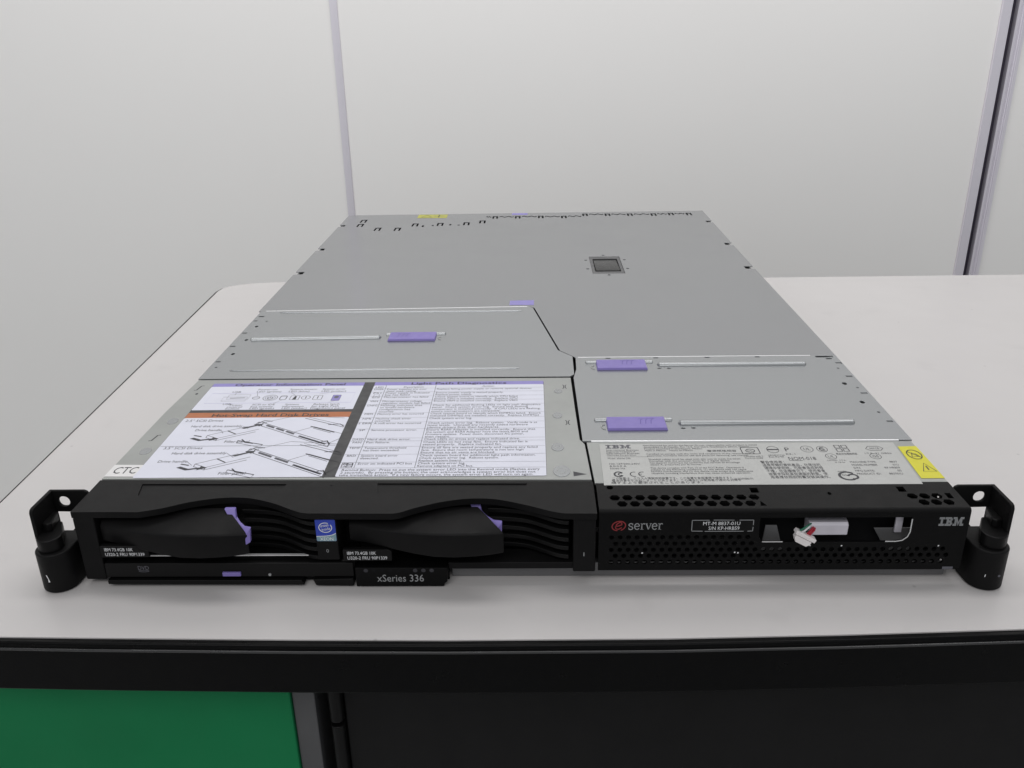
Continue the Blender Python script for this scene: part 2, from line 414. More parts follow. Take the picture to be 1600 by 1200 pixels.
# white inventory sticker
b = MB(); b.prism([(-220.0, 37.2), (-203.0, 36.8), (-203.8, 50.0), (-220.0, 50.4)], T, .02, .14, M['white'])
b.text('CTC', T, -217.4, 40.2, 7.2, M['ink'], -204.8, .2)
b.build('inventory_sticker', cover)
b = MB(); b.text('kw=?', T, -218, 54.2, 5.0, M['zinc_lo'], -206, .03); b.build('pencil_note', cover)

# ---- printed service label (two panes, coloured headers, drawings, table)
LB = T
b = MB()
b.prism(rrect(-204.2, 16.3, 34.9, 166.2, 2.2), LB, .02, .10, M['band'])
W1, W2, W3 = .16, .21, .26
b.flat(rrect(-204.0, -102.7, 122.6, 160.4, .6), LB, W1, M['paper'])
b.flat(rect(-204.0, -102.7, 160.4, 166.0), LB, W1, M['lav'])
b.flat(rrect(-204.0, -102.7, 35.1, 111.0, 1.2), LB, W1, M['paper'])
b.flat(rect(-204.0, -102.7, 111.0, 118.6), LB, W1, M['rust'])
b.flat(rrect(-95.7, 16.1, 35.1, 160.4, 1.2), LB, W1, M['paper'])
b.flat(rect(-95.7, 16.1, 160.4, 166.0), LB, W1, M['lav'])
def t(s, u0, v0, h, u1=None, m='ink', **k): b.text(s, LB, u0, v0, h, M[m], u1, W2, **k)
def bold(s, u0, v0, h, u1):
    for d in (0, .22): b.text(s, LB, u0+d, v0, h, M['ink'], u1+d, W2+d*.1)
bold('Operator Information Panel', -189, 161.3, 3.7, -115.5)
bold('Light Path Diagnostics', -71.2, 161.3, 3.7, -8.6)
bold('Hot-Swap Hard Disk Drives', -188, 112.5, 4.2, -116)
# pane 1
def ln(P, wd=.32, m='ink', closed=False): b.line(P, LB, wd, M[m], W2, closed)
t('USB', -187, 150.0, 2.3, -181.5)
t('Power-on', -171, 153.8, 2.3, -158.5); t('LED (green)', -171, 150.2, 2.3, -155)
t('System locator', -150, 153.8, 2.3, -132); t('LED (blue)', -150, 150.2, 2.3, -136.5)
t('System error', -128.5, 153.8, 2.3, -113.5); t('LED (amber)', -128.5, 150.2, 2.3, -112.5)
t('USB', -187, 130.4, 2.2, -182)
t('Power', -182, 129.0, 2.3, -174); t('control', -183, 126.0, 2.3, -173.6); t('button', -183, 123.3, 2.3, -174.4)
t('SCSI or IDE', -168, 129.4, 2.3, -153.6); t('bus activity', -168, 126.2, 2.3, -153.8); t('LED (green)', -167.8, 123.3, 2.3, -152.5)
t('System', -147, 129.4, 2.3, -138.4); t('information', -148, 126.2, 2.3, -134.6); t('LED (amber)', -147.6, 123.3, 2.3, -132.0)
t('Release latch', -129, 129.4, 2.3, -112.6); t('for Light Path', -129.6, 126.2, 2.3, -112.4); t('Diagnostics panel', -129.6, 123.3, 2.3, -108.0)
ln(rect(-199.5, -106, 133.0, 149.0), .22, 'lav', True)
ln(rect(-187.5, -173.5, 139.5, 146.5), .3, 'ink', True); ln(rect(-190.0, -174.5, 136.5, 143.0), .3, 'ink', True); ln([(-185.5, 141), (-176, 141.6)], .6)
ln(circ(-168.7, 141.2, 2.3, 14), .35, 'ink', True); ln([(-170.6, 141.2), (-166.8, 141.2)], .4)
ln(circ(-159.5, 141.2, 4.6, 20), .35, 'ink', True); ln(circ(-159.5, 141.2, 3.2, 18), .3, 'ink', True); ln(circ(-159.5, 141, 1.6, 14, 2, PI*.7, PI*2.3), .6); ln([(-159.5, 141), (-159.5, 143.4)], .55)
ln(rrect(-153, -149, 138.0, 144.4, 1.2), .5, 'ink', True); ln([(-152.6, 143), (-149.4, 143)], .4)
ln(rrect(-146.5, -140.8, 137.8, 144.4, .5), .32, 'ink', True); b.flat([(-144.8, 138.2), (-142.4, 138.2), (-142.8, 143.6), (-144, 143.6)], LB, W2, M['ink'])
ln(circ(-136.5, 141.2, 2.9, 16), .35, 'ink', True); ln([(-136.5, 139.4), (-136.5, 143)], .6)
ln(rrect(-131.6, -126, 137.8, 144.4, .5), .35, 'ink', True); ln([(-128.8, 139.2), (-128.8, 143.2)], .55)
b.flat(rrect(-119.4, -114.2, 135.8, 145.0, .5), LB, W2, M['lav']); ln(rrect(-119.4, -114.2, 135.8, 145, .5), .25, 'ink', True); b.flat(circ(-116.8, 141.6, 1.6, 10, 2), LB, W3, M['ink2'])
ln([(-184, 149.6), (-184, 146)], .22); ln([(-170, 149.6), (-168.7, 144)], .22); ln([(-148, 149.6), (-144, 144.6)], .22); ln([(-121, 149.5), (-129, 147)], .22); ln([(-155, 132.2), (-151, 137.6)], .22); ln([(-120.6, 133), (-116.8, 135.4)], .22)
# pane 2: two little assembly drawings
t('2.5" SCSI Drives', -201.6, 105.4, 3.0, -178.6)
t('Hard disk drive assembly', -195.2, 97.6, 2.8, -164.4); t('Drive handle', -190.8, 92.2, 2.8, -175.2); t('Filler panel', -168.4, 76.6, 2.8, -154.2)
ln([(-203.6, 72.4), (-103, 72.4)], .3)
t('3.5" SCSI Drives', -200.6, 68.6, 3.0, -178.4)
t('Hard disk drive assembly', -193.4, 62.2, 2.8, -162.6); t('Drive handle', -197.4, 52.4, 2.8, -181.0); t('Filler panel', -159.2, 38.2, 2.8, -144.6)
def drawing(ox, oy, big):
    q = lambda *P: [(ox+x, oy+y) for x, y in P]
    # chassis outline in oblique view
    ln(q((0, 20), (18, 30), (48, 26)), .3); ln(q((0, 20), (46, -8)), .45); ln(q((0, 15.5), (46, -13)), .45); ln(q((46, -8), (46, -13)), .5); ln(q((0, 20), (0, 15.5)), .5)
    ln(q((46, -8), (51, -2), (51, 4)), .35); ln(q((22, 6.6), (32, 14), (51, 4)), .35)
    ln(q((24, 26), (50, 13)), .5); ln(q((26, 27.4), (50, 15.6)), .3); ln(q((30, 14.5), (46, 6)), .9); ln(q((32, 12), (44, 5.2)), .4)
    ln(q((40, 16.5), (47, 17.5), (50, 14)), .7); ln(q((-3, 19), (0, 23), (5, 22)), .8); ln(q((-4, 17), (-3, 21), (2, 20.4)), .6)
    for k in range(3 if not big else 2):
        s = 7 if not big else 11
        ln(q((3+k*s, 16.6-k*s*.61), (3+(k+.8)*s, 16.6-(k+.8)*s*.61)), 1.4, 'ink2'); ln(q((3+k*s, 15+.6-k*s*.61), (3+(k+.8)*s, 15.6-(k+.8)*s*.61)), .5)
    ln(q((26, 1.5), (44, -9.4)), 1.6, 'ink2'); ln(q((27, .6), (30, -1.2), (36, -4.8), (43, -9)), .6); ln(q((41, -6.5), (44, -5), (46.5, -10)), .8)
    # the drive being slid in
    ln(q((-28, 3), (-8, 15)), .35); ln(q((-28, 3), (-21, -1), (0, 11)), .35); ln(q((-28, 3), (-28, 0), (-21, -4), (-1, 7.4)), .4); ln(q((-21, -1), (-21, -4)), .4)
    ln(q((-18, 9), (-12, 4.6)), .8)
    b.flat(q((-11, 12.5), (-4, 16.5), (-5, 18), (1, 18.4), (-1, 15), (-2.2, 15.8), (-9, 11.6)), LB, W3, M['ink'])
    b.flat(q((-35, 0), (-30, -2.6), (-24, -1.2), (-24, 0.6), (-20, -1.6), (-25, -4.2), (-25, -2.9), (-31, -4.4), (-37, -1.2)), LB, W3, M['ink'])
    ln(q((-36, 3), (-31, 1.4)), 1.0)
    # filler panel
    ln(q((-8, -4), (8, -9.6)), .7); ln(q((-8, -4), (-8, -7), (7, -12.8), (8, -9.6)), .4); ln(q((-6, -2.6), (-3, -6.5), (2, -8)), .8)
drawing(-153.2, 83.4, False); drawing(-147.6, 47.6, True)
ln([(-164, 98.6), (-160, 95.4)], .25); ln([(-175, 92.6), (-173, 89)], .25); ln([(-162.4, 63.4), (-157, 58)], .25); ln([(-181, 53.2), (-177, 49)], .25)
# pane 3: fault table
t('LED', -94.0, 156.0, 2.4, -88.8); t('Description', -75.5, 156.0, 2.4, -62.5); t('Action', -24, 156.6, 2.4, -16.2)
rows = [('OVER', ['Power supplies are over', 'their max. rating'], ['Replace failing power supply or remove optional devices'], 155.0),
 ('PS1', ['Power supply in indicated', 'bay has failed'], ['Ensure power supply is seated properly.', 'Replace power supply.'], 148.9),
 ('CPU', ['Microprocessor has failed'], ['Check system board to identify which CPU failed', 'Ensure CPU is installed correctly.  Replace CPU'], 142.2),
 ('VRM', ['Microprocessor voltage', 'regulator module has failed'], ['Ensure VRM is installed correctly.  Replace VRM'], 135.6),
 ('CNFG', ['Flashing indicates that', 'an invalid hardware', 'configuration has', 'occurred'], ['Check for additional flashing LEDs on light path diagnostics', 'panel.  Check system error log.  Ensure that flashing', 'component is installed correctly.  If CPU LEDs are flashing,', 'ensure microprocessors are compatible.'], 129.0),
 ('MEM', ['Memory error has occurred'], ['Check system board to identify which DIMM(s) failed.  Ensure', 'indicated DIMM(s) are installed correctly.  Replace DIMM(s)'], 116.2),
 ('NMI', ['Machine check error', 'occurred'], ['Check system error log.'], 109.4),
 ('S ERR', ['A soft error has occurred'], ['Check system error log.  Reboot system.  Verify code is at', 'latest levels.  Uninstall any recently added hardware', '(device drivers first, then hardware).'], 102.8),
 ('SP', ['Service processor error.'], ['Ensure RSAII Adapter is installed correctly.  Ensure that', 'the system and RSAII Adapter have the latest BIOS and', 'Firmware updates.  Power down, disconnect AC power,', 'then restart.'], 93.4),
 ('DASD', ['Hard disk drive error.'], ['Check LEDs on drives and replace indicated drive.'], 81.0),
 ('FAN', ['Fan failure.'], ['Check LEDs on hot swap fans.  Ensure indicated fan is', 'seated properly.  Replace indicated fan.'], 77.2),
 ('TEMP', ['Temperature threshold', 'has been exceeded.'], ['Ensure all fans are seated properly and replace any failed', 'fans.  Ensure that room temperature is not too high', 'Ensure that no air vents are blocked.'], 70.2),
 ('BRD', ['System board error', 'detected.'], ['Check system board for additional light path information.', 'Check system error log.  Reboot system.', 'Replace system board.'], 60.6),
 ('PCI', ['Error on indicated PCI bus'], ['Check system error log.', 'Remove adapters on PCI bus.'], 51.2)]
WD = .98
for led, de, ac, y in rows:
    ln([(-95.4, y+.1), (15.8, y+.1)], .18, 'ink2')
    w = 1.45*len(led)+.6; t(led, -91.4-w/2, y-2.6, 2.2, -91.4+w/2)
    for i, s in enumerate(de): t(s, -86.0, y-2.6-3.05*i, 2.25, -86.0+len(s)*1.13)
    for i, s in enumerate(ac): t(s, -53.4, y-2.6-3.05*i, 2.25, -53.4+len(s)*1.12)
for x in (-87.4, -54.6): ln([(x, 160.2), (x, 44.6)], .3, 'ink2')
ln([(-95.4, 44.6), (15.8, 44.6)], .22, 'ink2')
ln(rect(-94.6, -92, 45.4, 50.6), .4, 'ink', True); ln(rect(-91.4, -88.8, 45.4, 50.6), .4, 'ink', True)
t('1A', -94.2, 48.3, 1.6); t('1B', -94.2, 46, 1.6); t('2A', -91, 48.3, 1.6); t('2B', -91, 46, 1.6)
ln(rect(-93, -89.6, 139, 145.2), .25, 'ink2', True)
t('Remind Button:  Press to put the system error LED into the Remind mode (flashes every', -93.4, 41.4, 2.35, 12.6)
t('2 seconds).  By pressing the button, the user acknowledges a system error but does not', -93.6, 38.5, 2.35, 10.4)
t('take immediate action.  If a new failure occurs, the system error LED will turn on again.', -93.8, 35.7, 2.35, 9.2)
tag(b.build('service_label', cover), 'big white printed service label with lavender and orange headings')

# ---- front right top strip and its labels
b = MB(); b.prism([(40.9, 27.6), (220.6, 27.0), (220.6, 74.0), (39.4, 75.0)], top(0), 41.6, 42.9, M['zinc_lo'])
strip = b.build('label_strip', server, .3)
R = top(42.9)
b = MB(); b.prism([(45.4, 24.9), (207.0, 24.4), (209.8, 71.6), (46.4, 72.0)], R, .12, .22, M['paper2'])
def t2(s, u0, v0, h, u1=None, m='ink'): b.text(s, R, u0, v0, h, M[m], u1, .28)
def l2(P, wd=.3, m='ink', closed=False): b.line(P, R, wd, M[m], .28, closed)
# eight-bar logo generator, used here in outline size and again on the front
IBM_ROWS = ['0-10,11-23,26-33,39-46', '0-10,11-24.5,26-33.7,38.3-46', '3-7,14-18,20.5-25,29-34.5,37.5-43', '3-7,14-23.5,29-35.2,36.8-43',
            '3-7,14-23.5,29-33,33.6-38.4,39-43', '3-7,14-18,20.5-25,29-33,34.3-37.7,39-43', '0-10,11-24.5,26-33,35-37,39-46', '0-10,11-23,26-33,35.7-36.3,39-46']
def bars(b, pl, u0, v0, wd, h, m, w, slant=0.):
    s = wd/46.; p = h/8.
    for i, r in enumerate(IBM_ROWS):
        y1 = v0+h-i*p; y0 = y1-p*.74
        for seg in r.split(','):
            a, c = (float(q) for q in seg.split('-'))
            b.add([pl(u0+a*s+slant*(y0-v0), y0, w), pl(u0+c*s+slant*(y0-v0), y0, w), pl(u0+c*s+slant*(y1-v0), y1, w), pl(u0+a*s+slant*(y1-v0), y1, w)], [(0, 1, 2, 3)], m)
bars(b, R, 49.6, 66.2, 14, 4.6, M['ink2'], .28)
for i, s in enumerate(['International Business', 'Registered Trademark of', 'International Business', 'Machines Corporation']): t2(s, 49.6, 63.6-2.0*i, 1.5, 67.5-(i % 2)*2)
l2([(49.6, 56.2), (72, 56.2)], .2); t2('Model: xSeries 336', 49.8, 53.6, 1.5, 62)
t2('100-127/200-240V', 50, 47.2, 1.7, 66.4); t2('8.0/4.0 A', 50, 44.6, 1.7, 59); t2('50/60 Hz', 50, 42.0, 1.7, 58)
for i, s in enumerate(['Manufactured for and by the Server Group, responsibility with product is stated', 'Assembled in El Castillo, Km 13.5, Carretera Guadalajara, Jalisco, Mexico', 'Product assembled in Guadalajara, Mexico', 'Made in Mexico.   Hecho en Mexico', '', 'Certified to comply with the limits and conditions of the relevant class A', 'apparatus. Contains lithium cell and parts for servicing, see manual.', '', 'Shielded cables must be used with this unit to meet the limits', 'Complies with the emission limits for a digital device', 'Cet appareil numerique est conforme aux normes de brouillage', 'classe A, prescrites par la norme.']):
    if s: t2(s, 70.6+.12*i, 69.0-2.08*i, 1.55, 70.6+.12*i+len(s)*.80)
for i, s in enumerate(['This device complies with Part 15 of the FCC Rules.  Operation is', 'subject to the following conditions: (1) this device may not cause', 'harmful interference, and (2) this device must accept any interference', 'received, including interference that may cause undesired operation.']):
    t2(s, 71.4, 42.4-2.0*i, 1.6, 71.4+len(s)*.76)
l2(circ(54.0, 36.4, 2.2, 16, 2.6, PI*.15, PI*1.85), 1.0); l2(circ(55.0, 36.4, 1.2, 10, 1.3, PI*.3, PI*1.7), .7)      # tick mark
l2(circ(62.0, 36.4, 1.9, 12, 2.4, PI*.35, PI*1.65), .55); l2(circ(66.4, 36.4, 1.9, 12, 2.4, PI*.35, PI*1.65), .55); l2([(64.6, 36.4), (66.2, 36.4)], .5)
for i, (s, w) in enumerate([('この装置は、クラスＡ情報技術装置です。この装置を家庭環境で使用すると', 62), ('電波妨害を引き起こすことがあります。この場合には使用者が適切な対策を', 66), ('講ずるよう要求されることがあります。', 46)]):
    t2(s, 50.4-.5*i, 30.9-2.35*i, 1.8, 50.4+w)
t2('이 기기는 업무용으로 전자파적합등록을 한 기기이오니', 118-5, 30.0, 1.5, 124-1)
t2('電源規格相容', 105, 61.6, 1.9, 121)
# certification marks along the top
def oval(x, y, rx, ry, s=''):
    l2(circ(x, y, rx, 18, ry), .32, 'ink', True)
    if s: t2(s, x-rx*.55, y-ry*.4, ry*.8, x+rx*.55, 'ink')
l2(rrect(123.8, 133.4, 58.8, 66.8, 1.0), .5, 'ink', True); l2(circ(128.6, 62.6, 2.4, 14, 2.0), .5, 'ink', True); t2('UL', 127.2, 61.8, 1.6, 130, 'ink')
t2('Complies with E', 123.6, 55.2, 1.4, 134); t2('Control-0088', 123.8, 53.1, 1.4, 133.4)
oval(141.2, 63.8, 3.2, 3.9); l2([(138.2, 63.8), (144.2, 63.8)], 1.2); t2('ARGENTINA', 137, 56.4, 1.3, 146); t2('Res.92/98', 137, 54.4, 1.3, 145)
t2('P', 147.8, 61.6, 4.4, 150.2, 'ink'); t2('E3-1', 147, 57.6, 1.3, 152)
oval(160.0, 64.2, 3.3, 3.8, 'UL'); oval(168.2, 64.0, 2.8, 3.4, 'S'); l2(circ(168.6, 64, 1.8, 10, 2.2, PI*.4, PI*1.7), .5)
for k in range(2):
    for j in range(2): l2(rect(175.8+k*3.8, 178.6+k*3.8, 61.0+j*4.2, 64.2+j*4.2), .6, 'ink', True)
t2('產品安全電磁相容', 174.0, 57.2, 1.7, 185.4)
l2([(192.0, 64.0), (194.0, 67.0), (199.6, 67.0), (201.6, 64.6), (199.8, 62.0), (194, 62.0)], .4, 'ink', True); t2('NYCE', 194.4, 63.4, 2, 199.4); t2('I.T.E. 31 GB56', 189.6, 57.8, 1.5, 204)
t2('NOM-018', 147.0, 51.2, 3.6, 161.6, 'ink'); l2([(146.8, 50.6), (154, 50.6)], .35)
oval(170.4, 55.2, 2.9, 3.1, 'UL'); t2('LISTED  I.T.E.', 167, 50.0, 1.2, 177); t2('E 78 N', 170.6, 47.6, 1.2, 175.4)
oval(194.2, 55.0, 2.9, 3.1, 'GS')
for i, s in enumerate(['警告使用者：', '這是甲類的資訊產品，在居住的', '環境中使用時，可能會造成射頻', '干擾，在這種情況下，使用者會', '被要求採取某些適當的對策。使', '用者應依照說明書安裝與操作。']):
    t2(s, 131.0+.25*i, 47.8-3.35*i, 2.3, 131.0+.25*i+(12.5 if i == 0 else 30.5))
t2('GS', 169.4, 33.4, 1.6, 172)
l2(circ(172.2, 33.2, 4.2, 18, 4.2, PI*.2, PI*1.7), 1.4); l2(circ(174.6, 32.4, 2.4, 14, 2.4, -PI*.6, PI*.9), 1.2); t2('geprüfte', 168.4, 37.8, 1.1, 173)
for i, (a, c) in enumerate([('MACHINE TYPE', '8837'), ('MODEL NUMBER', '01U'), ('S/N', 'KP-HRB59'), ('MFG DATE:', '05'), ('PRODUCT ID:', '883701U')]):
    y = 47.6-3.3*i; t2(a, 178.4-.2*i, y, 1.9, 178.4-.2*i+len(a)*1.12, 'ink'); t2(c, 203.2-len(c)*1.0-.5*i, y, 1.9, 203.2-.5*i, 'ink')
tag(b.build('regulatory_label', strip), 'silver regulatory label crowded with small certification marks')
b = MB(); b.prism([(208.6, 30.3), (220.6, 30.3), (220.6, 67.0), (210.4, 66.6)], R, .12, .22, M['yellow'])
b.line(circ(215.6, 56.8, 3.6, 24, 5.4), R, .6, M['ink'], .3, True); b.line([(213.0, 60.2), (218.2, 53.2)], R, .55, M['ink'], .3)
b.line([(213.4, 54.0), (215, 59), (216.4, 57.6), (217.6, 54.6)], R, .5, M['ink'], .3, True)
b.line([(212.8, 37.6), (216.4, 46.8), (219.6, 37.6)], R, .55, M['ink'], .3, True); b.line([(216.2, 39.2), (216.3, 43.6)], R, .7, M['ink'], .3)
b.build('warning_sticker', strip)

# ---- black perforated front right
hexa = lambda x, y: circ(x, y, 2.75, 6, 3.0)
hh = [hexa(49.8+6.28*k, 12.2) for k in range(12)]+[hexa(53.0+6.28*k, 6.2) for k in range(11)]
hh += [hexa(196.9+6.0*k, 12.4) for k in range(3)]+[hexa(200.2+6.0*k, 6.4) for k in range(3)]
hh += [rect(118.6, 122.6, 16.6, 21.6), rect(192.2, 196.0, 16.8, 22.0), circ(157.1, 15.4, 1.0, 10, 1.5), rect(213.6, 216.4, 10.0, 15.2), [(120.2, 3.8), (123.4, 3.8), (121.2, 8.6)], circ(48.2, 22.6, 1.8, 8, 2)]
b = MB()
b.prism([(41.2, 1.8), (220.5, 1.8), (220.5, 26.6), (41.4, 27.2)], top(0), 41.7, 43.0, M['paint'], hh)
n = 5
b.loft([[(x, 1.8-1.8*math.sin(PI/2*i/n), 41.2+1.8*math.cos(PI/2*i/n)) for i in range(n+1)]+[(x, 1.2, 41.2), (x, 1.75, 41.65)] for x in (41.2, 220.5)], M['paint'])
ff = []
for z, x0, x1, o in ((27.6, 47.6, 118, 0), (24.0, 49.7, 118, 0), (20.4, 47.6, 214, 0), (16.9, 49.7, 214, 0), (13.2, 47.6, 214, 0)):
    x = x0
    while x < x1: ff.append(circ(x, z, 1.30, 8)); x += 4.17
WIN = [(121.4, 24.6), (186.6, 24.6), (189.8, 25.2), (192.2, 27.2), (193.2, 30.0), (193.2, 38.4), (119.6, 38.4), (119.6, 28)]
ff.append(WIN)
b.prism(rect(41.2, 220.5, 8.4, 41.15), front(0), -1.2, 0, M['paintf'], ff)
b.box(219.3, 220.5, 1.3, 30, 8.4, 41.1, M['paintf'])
fp = b.build('perforated_front', server)
# inside the window: worn cut edge, brackets, sleeve, loose cable
b = MB(); b.line([(121.6, 24.8), (131.6, 24.8)], front(0), .5, M['bright_edge'], .06); b.build('worn_edge', fp)
b = MB(); b.line([(181.6, 24.8), (186.8, 24.8), (189.8, 25.4), (192.0, 27.4), (192.9, 30.2), (192.9, 37.4)], front(0), .55, M['bright_edge'], .06)
b.build('worn_edge', fp)
b = MB(); b.prism([(123.2, 14), (134.8, 14), (130.2, 29.8), (124.6, 29.8)], front(7), -1, 0, M['chassis']); b.build('inner_bracket', fp, .2)
b = MB(); b.prism([(186.5, 14), (198, 14), (198, 27.4), (178.6, 27.4)], front(8), -1, 0, M['chassis'])
b.prism(rect(188.0, 191.6, 26, 37.5), front(6), -1.4, 0, M['silver']); b.build('inner_bracket', fp, .3)
b = MB(); b.box(119, 194, 13, 14, 3, 40, M['void']); b.box(43, 218, 15, 16, 3, 40, M['void']); b.build('baffle', fp)
b = MB()
secs = []
for x in (144.3, 163.4):
    secs.append([(x, 1.6, 27.4), (x, 1.2, 33.2), (x, 2.4, 34.4), (x, 9.5, 35.4), (x, 9.5, 27.4)])
b.loft(secs, M['silver']); b.build('metal_sleeve', fp, .5)
cable = MB()
rot = math.radians(-29); cr, sr = math.cos(rot), math.sin(rot)
def rp(cx, cz, P): return [(cx+x*cr-z*sr, cz+x*sr+z*cr) for x, z in P]
cable.prism(rp(142.0, 28.6, rect(-5.6, 5.6, -.9, 1.1)), front(-1.5), -3.2, 1.0, M['plug'])
cable.prism(rp(141.4, 27.2, [(-4.6, .3), (4.4, .3), (4.4, -1.5), (3.2, -3.2), (-3.0, -3.2), (-4.6, -1.4)]), front(-1.5), -3.0, .4, M['plug'])
plug = cable.build('cable_plug', fp, .35)
for i, (m, x, z, xe, ze) in enumerate(((M['wht_ink'], 140.0, 29.6, 145.0, 33.2), (M['w_grn'], 138.6, 30.4, 144.6, 33.9), (M['w_red'], 143.0, 28.4, 146.2, 32.2), (M['w_red'], 144.4, 28.2, 147.0, 31.6))):
    b = MB()
    b.tube([(x, .4, z), (x*.7+xe*.3, -.6+.2*i, z*.6+ze*.4+.3), (x*.3+xe*.7, -.2, ze), (xe, 1.6, ze-.1), (xe+2, 3.5, ze-.4)], .5 if i < 2 else .62, m, 8)
    b.build('wire', fp)
for x, z in ((62.9, 18.6), (108.6, 18.8), (110.2, 18.5), (145.2, 22.6), (160.6, 22.4), (207.8, 22.2)):
    b = MB(); b.flat([(x-.4, z-.3), (x+.3, z-.4), (x+.5, z+.2), (x-.1, z+.4)], front(0), .05, M['wht_ink']); b.build('pale_speck', fp)  # small pale specks on the black front
b = MB(); b.flat(rect(211.8, 217.0, 8.5, 10.0), front(0), .05, M['ink2']); b.build('pale_speck', fp)  # grey patch at the lower right corner
# serial plate
b = MB(); b.prism(rrect(86.3, 116.7, 30.9, 37.7, .5), front(0), .03, .25, M['plastic2'])
FS = front(-.28)
for P in ([(86.6, 31.6), (86.6, 37.2)], [(86.6, 37.4), (95, 37.4)], [(97, 37.5), (107, 37.4)], [(109.5, 37.4), (116.4, 37.4)], [(116.4, 37.4), (116.4, 34.6)], [(116.4, 33.5), (116.3, 31.2)], [(116.3, 31.2), (113.8, 31.1)], [(86.6, 31.3), (92, 31.2)], [(93, 31.1), (112, 31.1)]):
    b.line(P, FS, .32, M['grey_let'], 0)
b.text('MT-M 8837-01U', FS, 92.0, 34.6, 1.9, M['wht_ink'], 110.0, .02); b.text('S/N KP-HRB59', FS, 94.8, 31.9, 1.9, M['wht_ink'], 109.8, .02)
b.build('serial_plate', fp)
# lettering: red script e in a ring, serif word, barred letters
b = MB(); A = front(0)
ring = [(50.9+3.35*math.cos(a)*(1-.05*k/26)+.0, 34.2+2.75*math.sin(a)*(1-.05*k/26)) for k, a in enumerate([-PI*.35+2*PI*.92*i/26 for i in range(27)])]
sh = lambda P: [(x+.18*(z-34.2), z) for x, z in P]
b.line(sh(ring), A, .55, M['red_let'], .06)
b.line(sh([(49.4, 33.9), (51.0, 34.3), (52.3, 35.0), (52.0, 36.0), (51.0, 36.3), (49.8, 35.3), (49.4, 33.6), (50.0, 32.5), (51.2, 32.4), (52.6, 33.3)]), A, .62, M['red_let'], .07)
b.build('red_emblem', fp)
b = MB()
def serif_word(b, x, z, s, m):
    w = .06
    def L(P, t): b.line([(x+p*s, z+q*s) for p, q in P], A, t*s, m, w)
    for ch in 'server':
        if ch == 's':
            L(smooth([(.62, .78), (.5, .95), (.3, .98), (.1, .84), (.14, .62), (.52, .42), (.62, .22), (.46, .04), (.22, .03), (.06, .2)], 4), .13); L([(.62, .98), (.62, .68)], .07); L([(.06, .34), (.06, .02)], .07); a = .82
        if ch == 'e':
            L(smooth([(.08, .55), (.66, .56), (.6, .86), (.38, .98), (.14, .82), (.06, .5), (.16, .16), (.42, .02), (.66, .2)], 4), .13); a = .86
        if ch == 'r':
            L([(.18, 0), (.18, .95)], .16); L([(0, .03), (.4, .03)], .07); L([(0, .95), (.2, .95)], .08); L(smooth([(.18, .6), (.32, .9), (.5, .96), (.6, .84)], 4), .13); a = .72
        if ch == 'v':
            L([(.08, .95), (.38, .02)], .16); L([(.70, .95), (.40, .02)], .08); L([(-.06, .96), (.26, .96)], .07); L([(.54, .96), (.86, .96)], .07); a = .84
        x += a*s
serif_word(b, 55.6, 32.1, 3.55, M['grey_let'])
b.build('server_lettering', fp)
b = MB(); bars(b, A, 205.9, 33.4, 11.8, 4.9, M['grey_let'], .06); b.build('barred_lettering', fp)

# ---- left bezel: top shell with two scalloped arches
arch1 = smooth([(-186.5, 0.6), (-176, 4.2), (-163.9, 10.2), (-150, 14.0), (-136, 14.0), (-122, 9.0), (-110.5, 2.2), (-105.0, -.6), (-101, -1.4)], 5)
arch2 = smooth([(-60.0, -2.0), (-56, -.8), (-48, 4.0), (-35, 9.6), (-22, 12.2), (-9, 11.2), (6, 5.4), (16, .4), (22, -2.0), (26, -2.6)], 5)
edge = [(-220.5, .9), (-200, .9)]+arch1+arch2+[(40.0, -2.8)]
P = edge+[(40.0, 29.2), (-95, 31.2), (-220.5, 33.6)]
rec = [(-193.5, 17.4), (-122, 16.8), (-119.5, 28.2), (-196, 29.2)]; rec2 = [(-70, 18.0), (3, 17.2), (6, 27.4), (-72, 28.4)]
b = MB(); b.prism(P, top(0), 39.6, 43.0, M['plastic'], [rec, rec2])
b.prism(rec, top(0), 40.0, 42.45, M['plastic']); b.prism(rec2, top(0), 40.0, 42.45, M['plastic'])
b.flat(circ(-95.6, 26.4, .7, 8), top(43.0), .03, M['void'])
bez = b.build('drive_bezel', server, .75, ang=25, seg=3)
for q in ((-220.3, -209.6, .8, 32, 3.2, 39.5), (-99.3, -88.2, -.4, 16, 15.2, 39.5), (28.6, 39.8, -1.0, 28, 8.2, 39.5)):
    b = MB(); b.box(*q, M['plastic']); b.build('bezel_post', bez, .7)
b = MB()
b.box(-34.2, 39.6, 1.2, 14, 8.6, 12.4, M['plastic'])             # low rail under the right bay
b.box(-87.8, -81.2, 0.2, 12, 10.6, 15, M['plastic'])
b.box(-209.4, 28.4, 19, 20, 5, 39.4, M['void'])  # dark sheet for the shade at the back of the bays
b.build('bezel_rail', bez, .5)
b = MB(); b.box(-205, -104.4, 2.2, 3.6, 16.2, 16.7, M['bright_edge']); b.build('shelf_edge', bez)
b = MB(); b.text('I', front(-1.0), 33.8, 17.5, 2.2, M['grey_let'], 34.2, .03); b.build('status_mark', bez)
b = MB(); b.line(circ(-94.0, 20.8, .5, 8, .9), front(-.4), .22, M['grey_let'], .03, True); b.build('status_mark', bez)
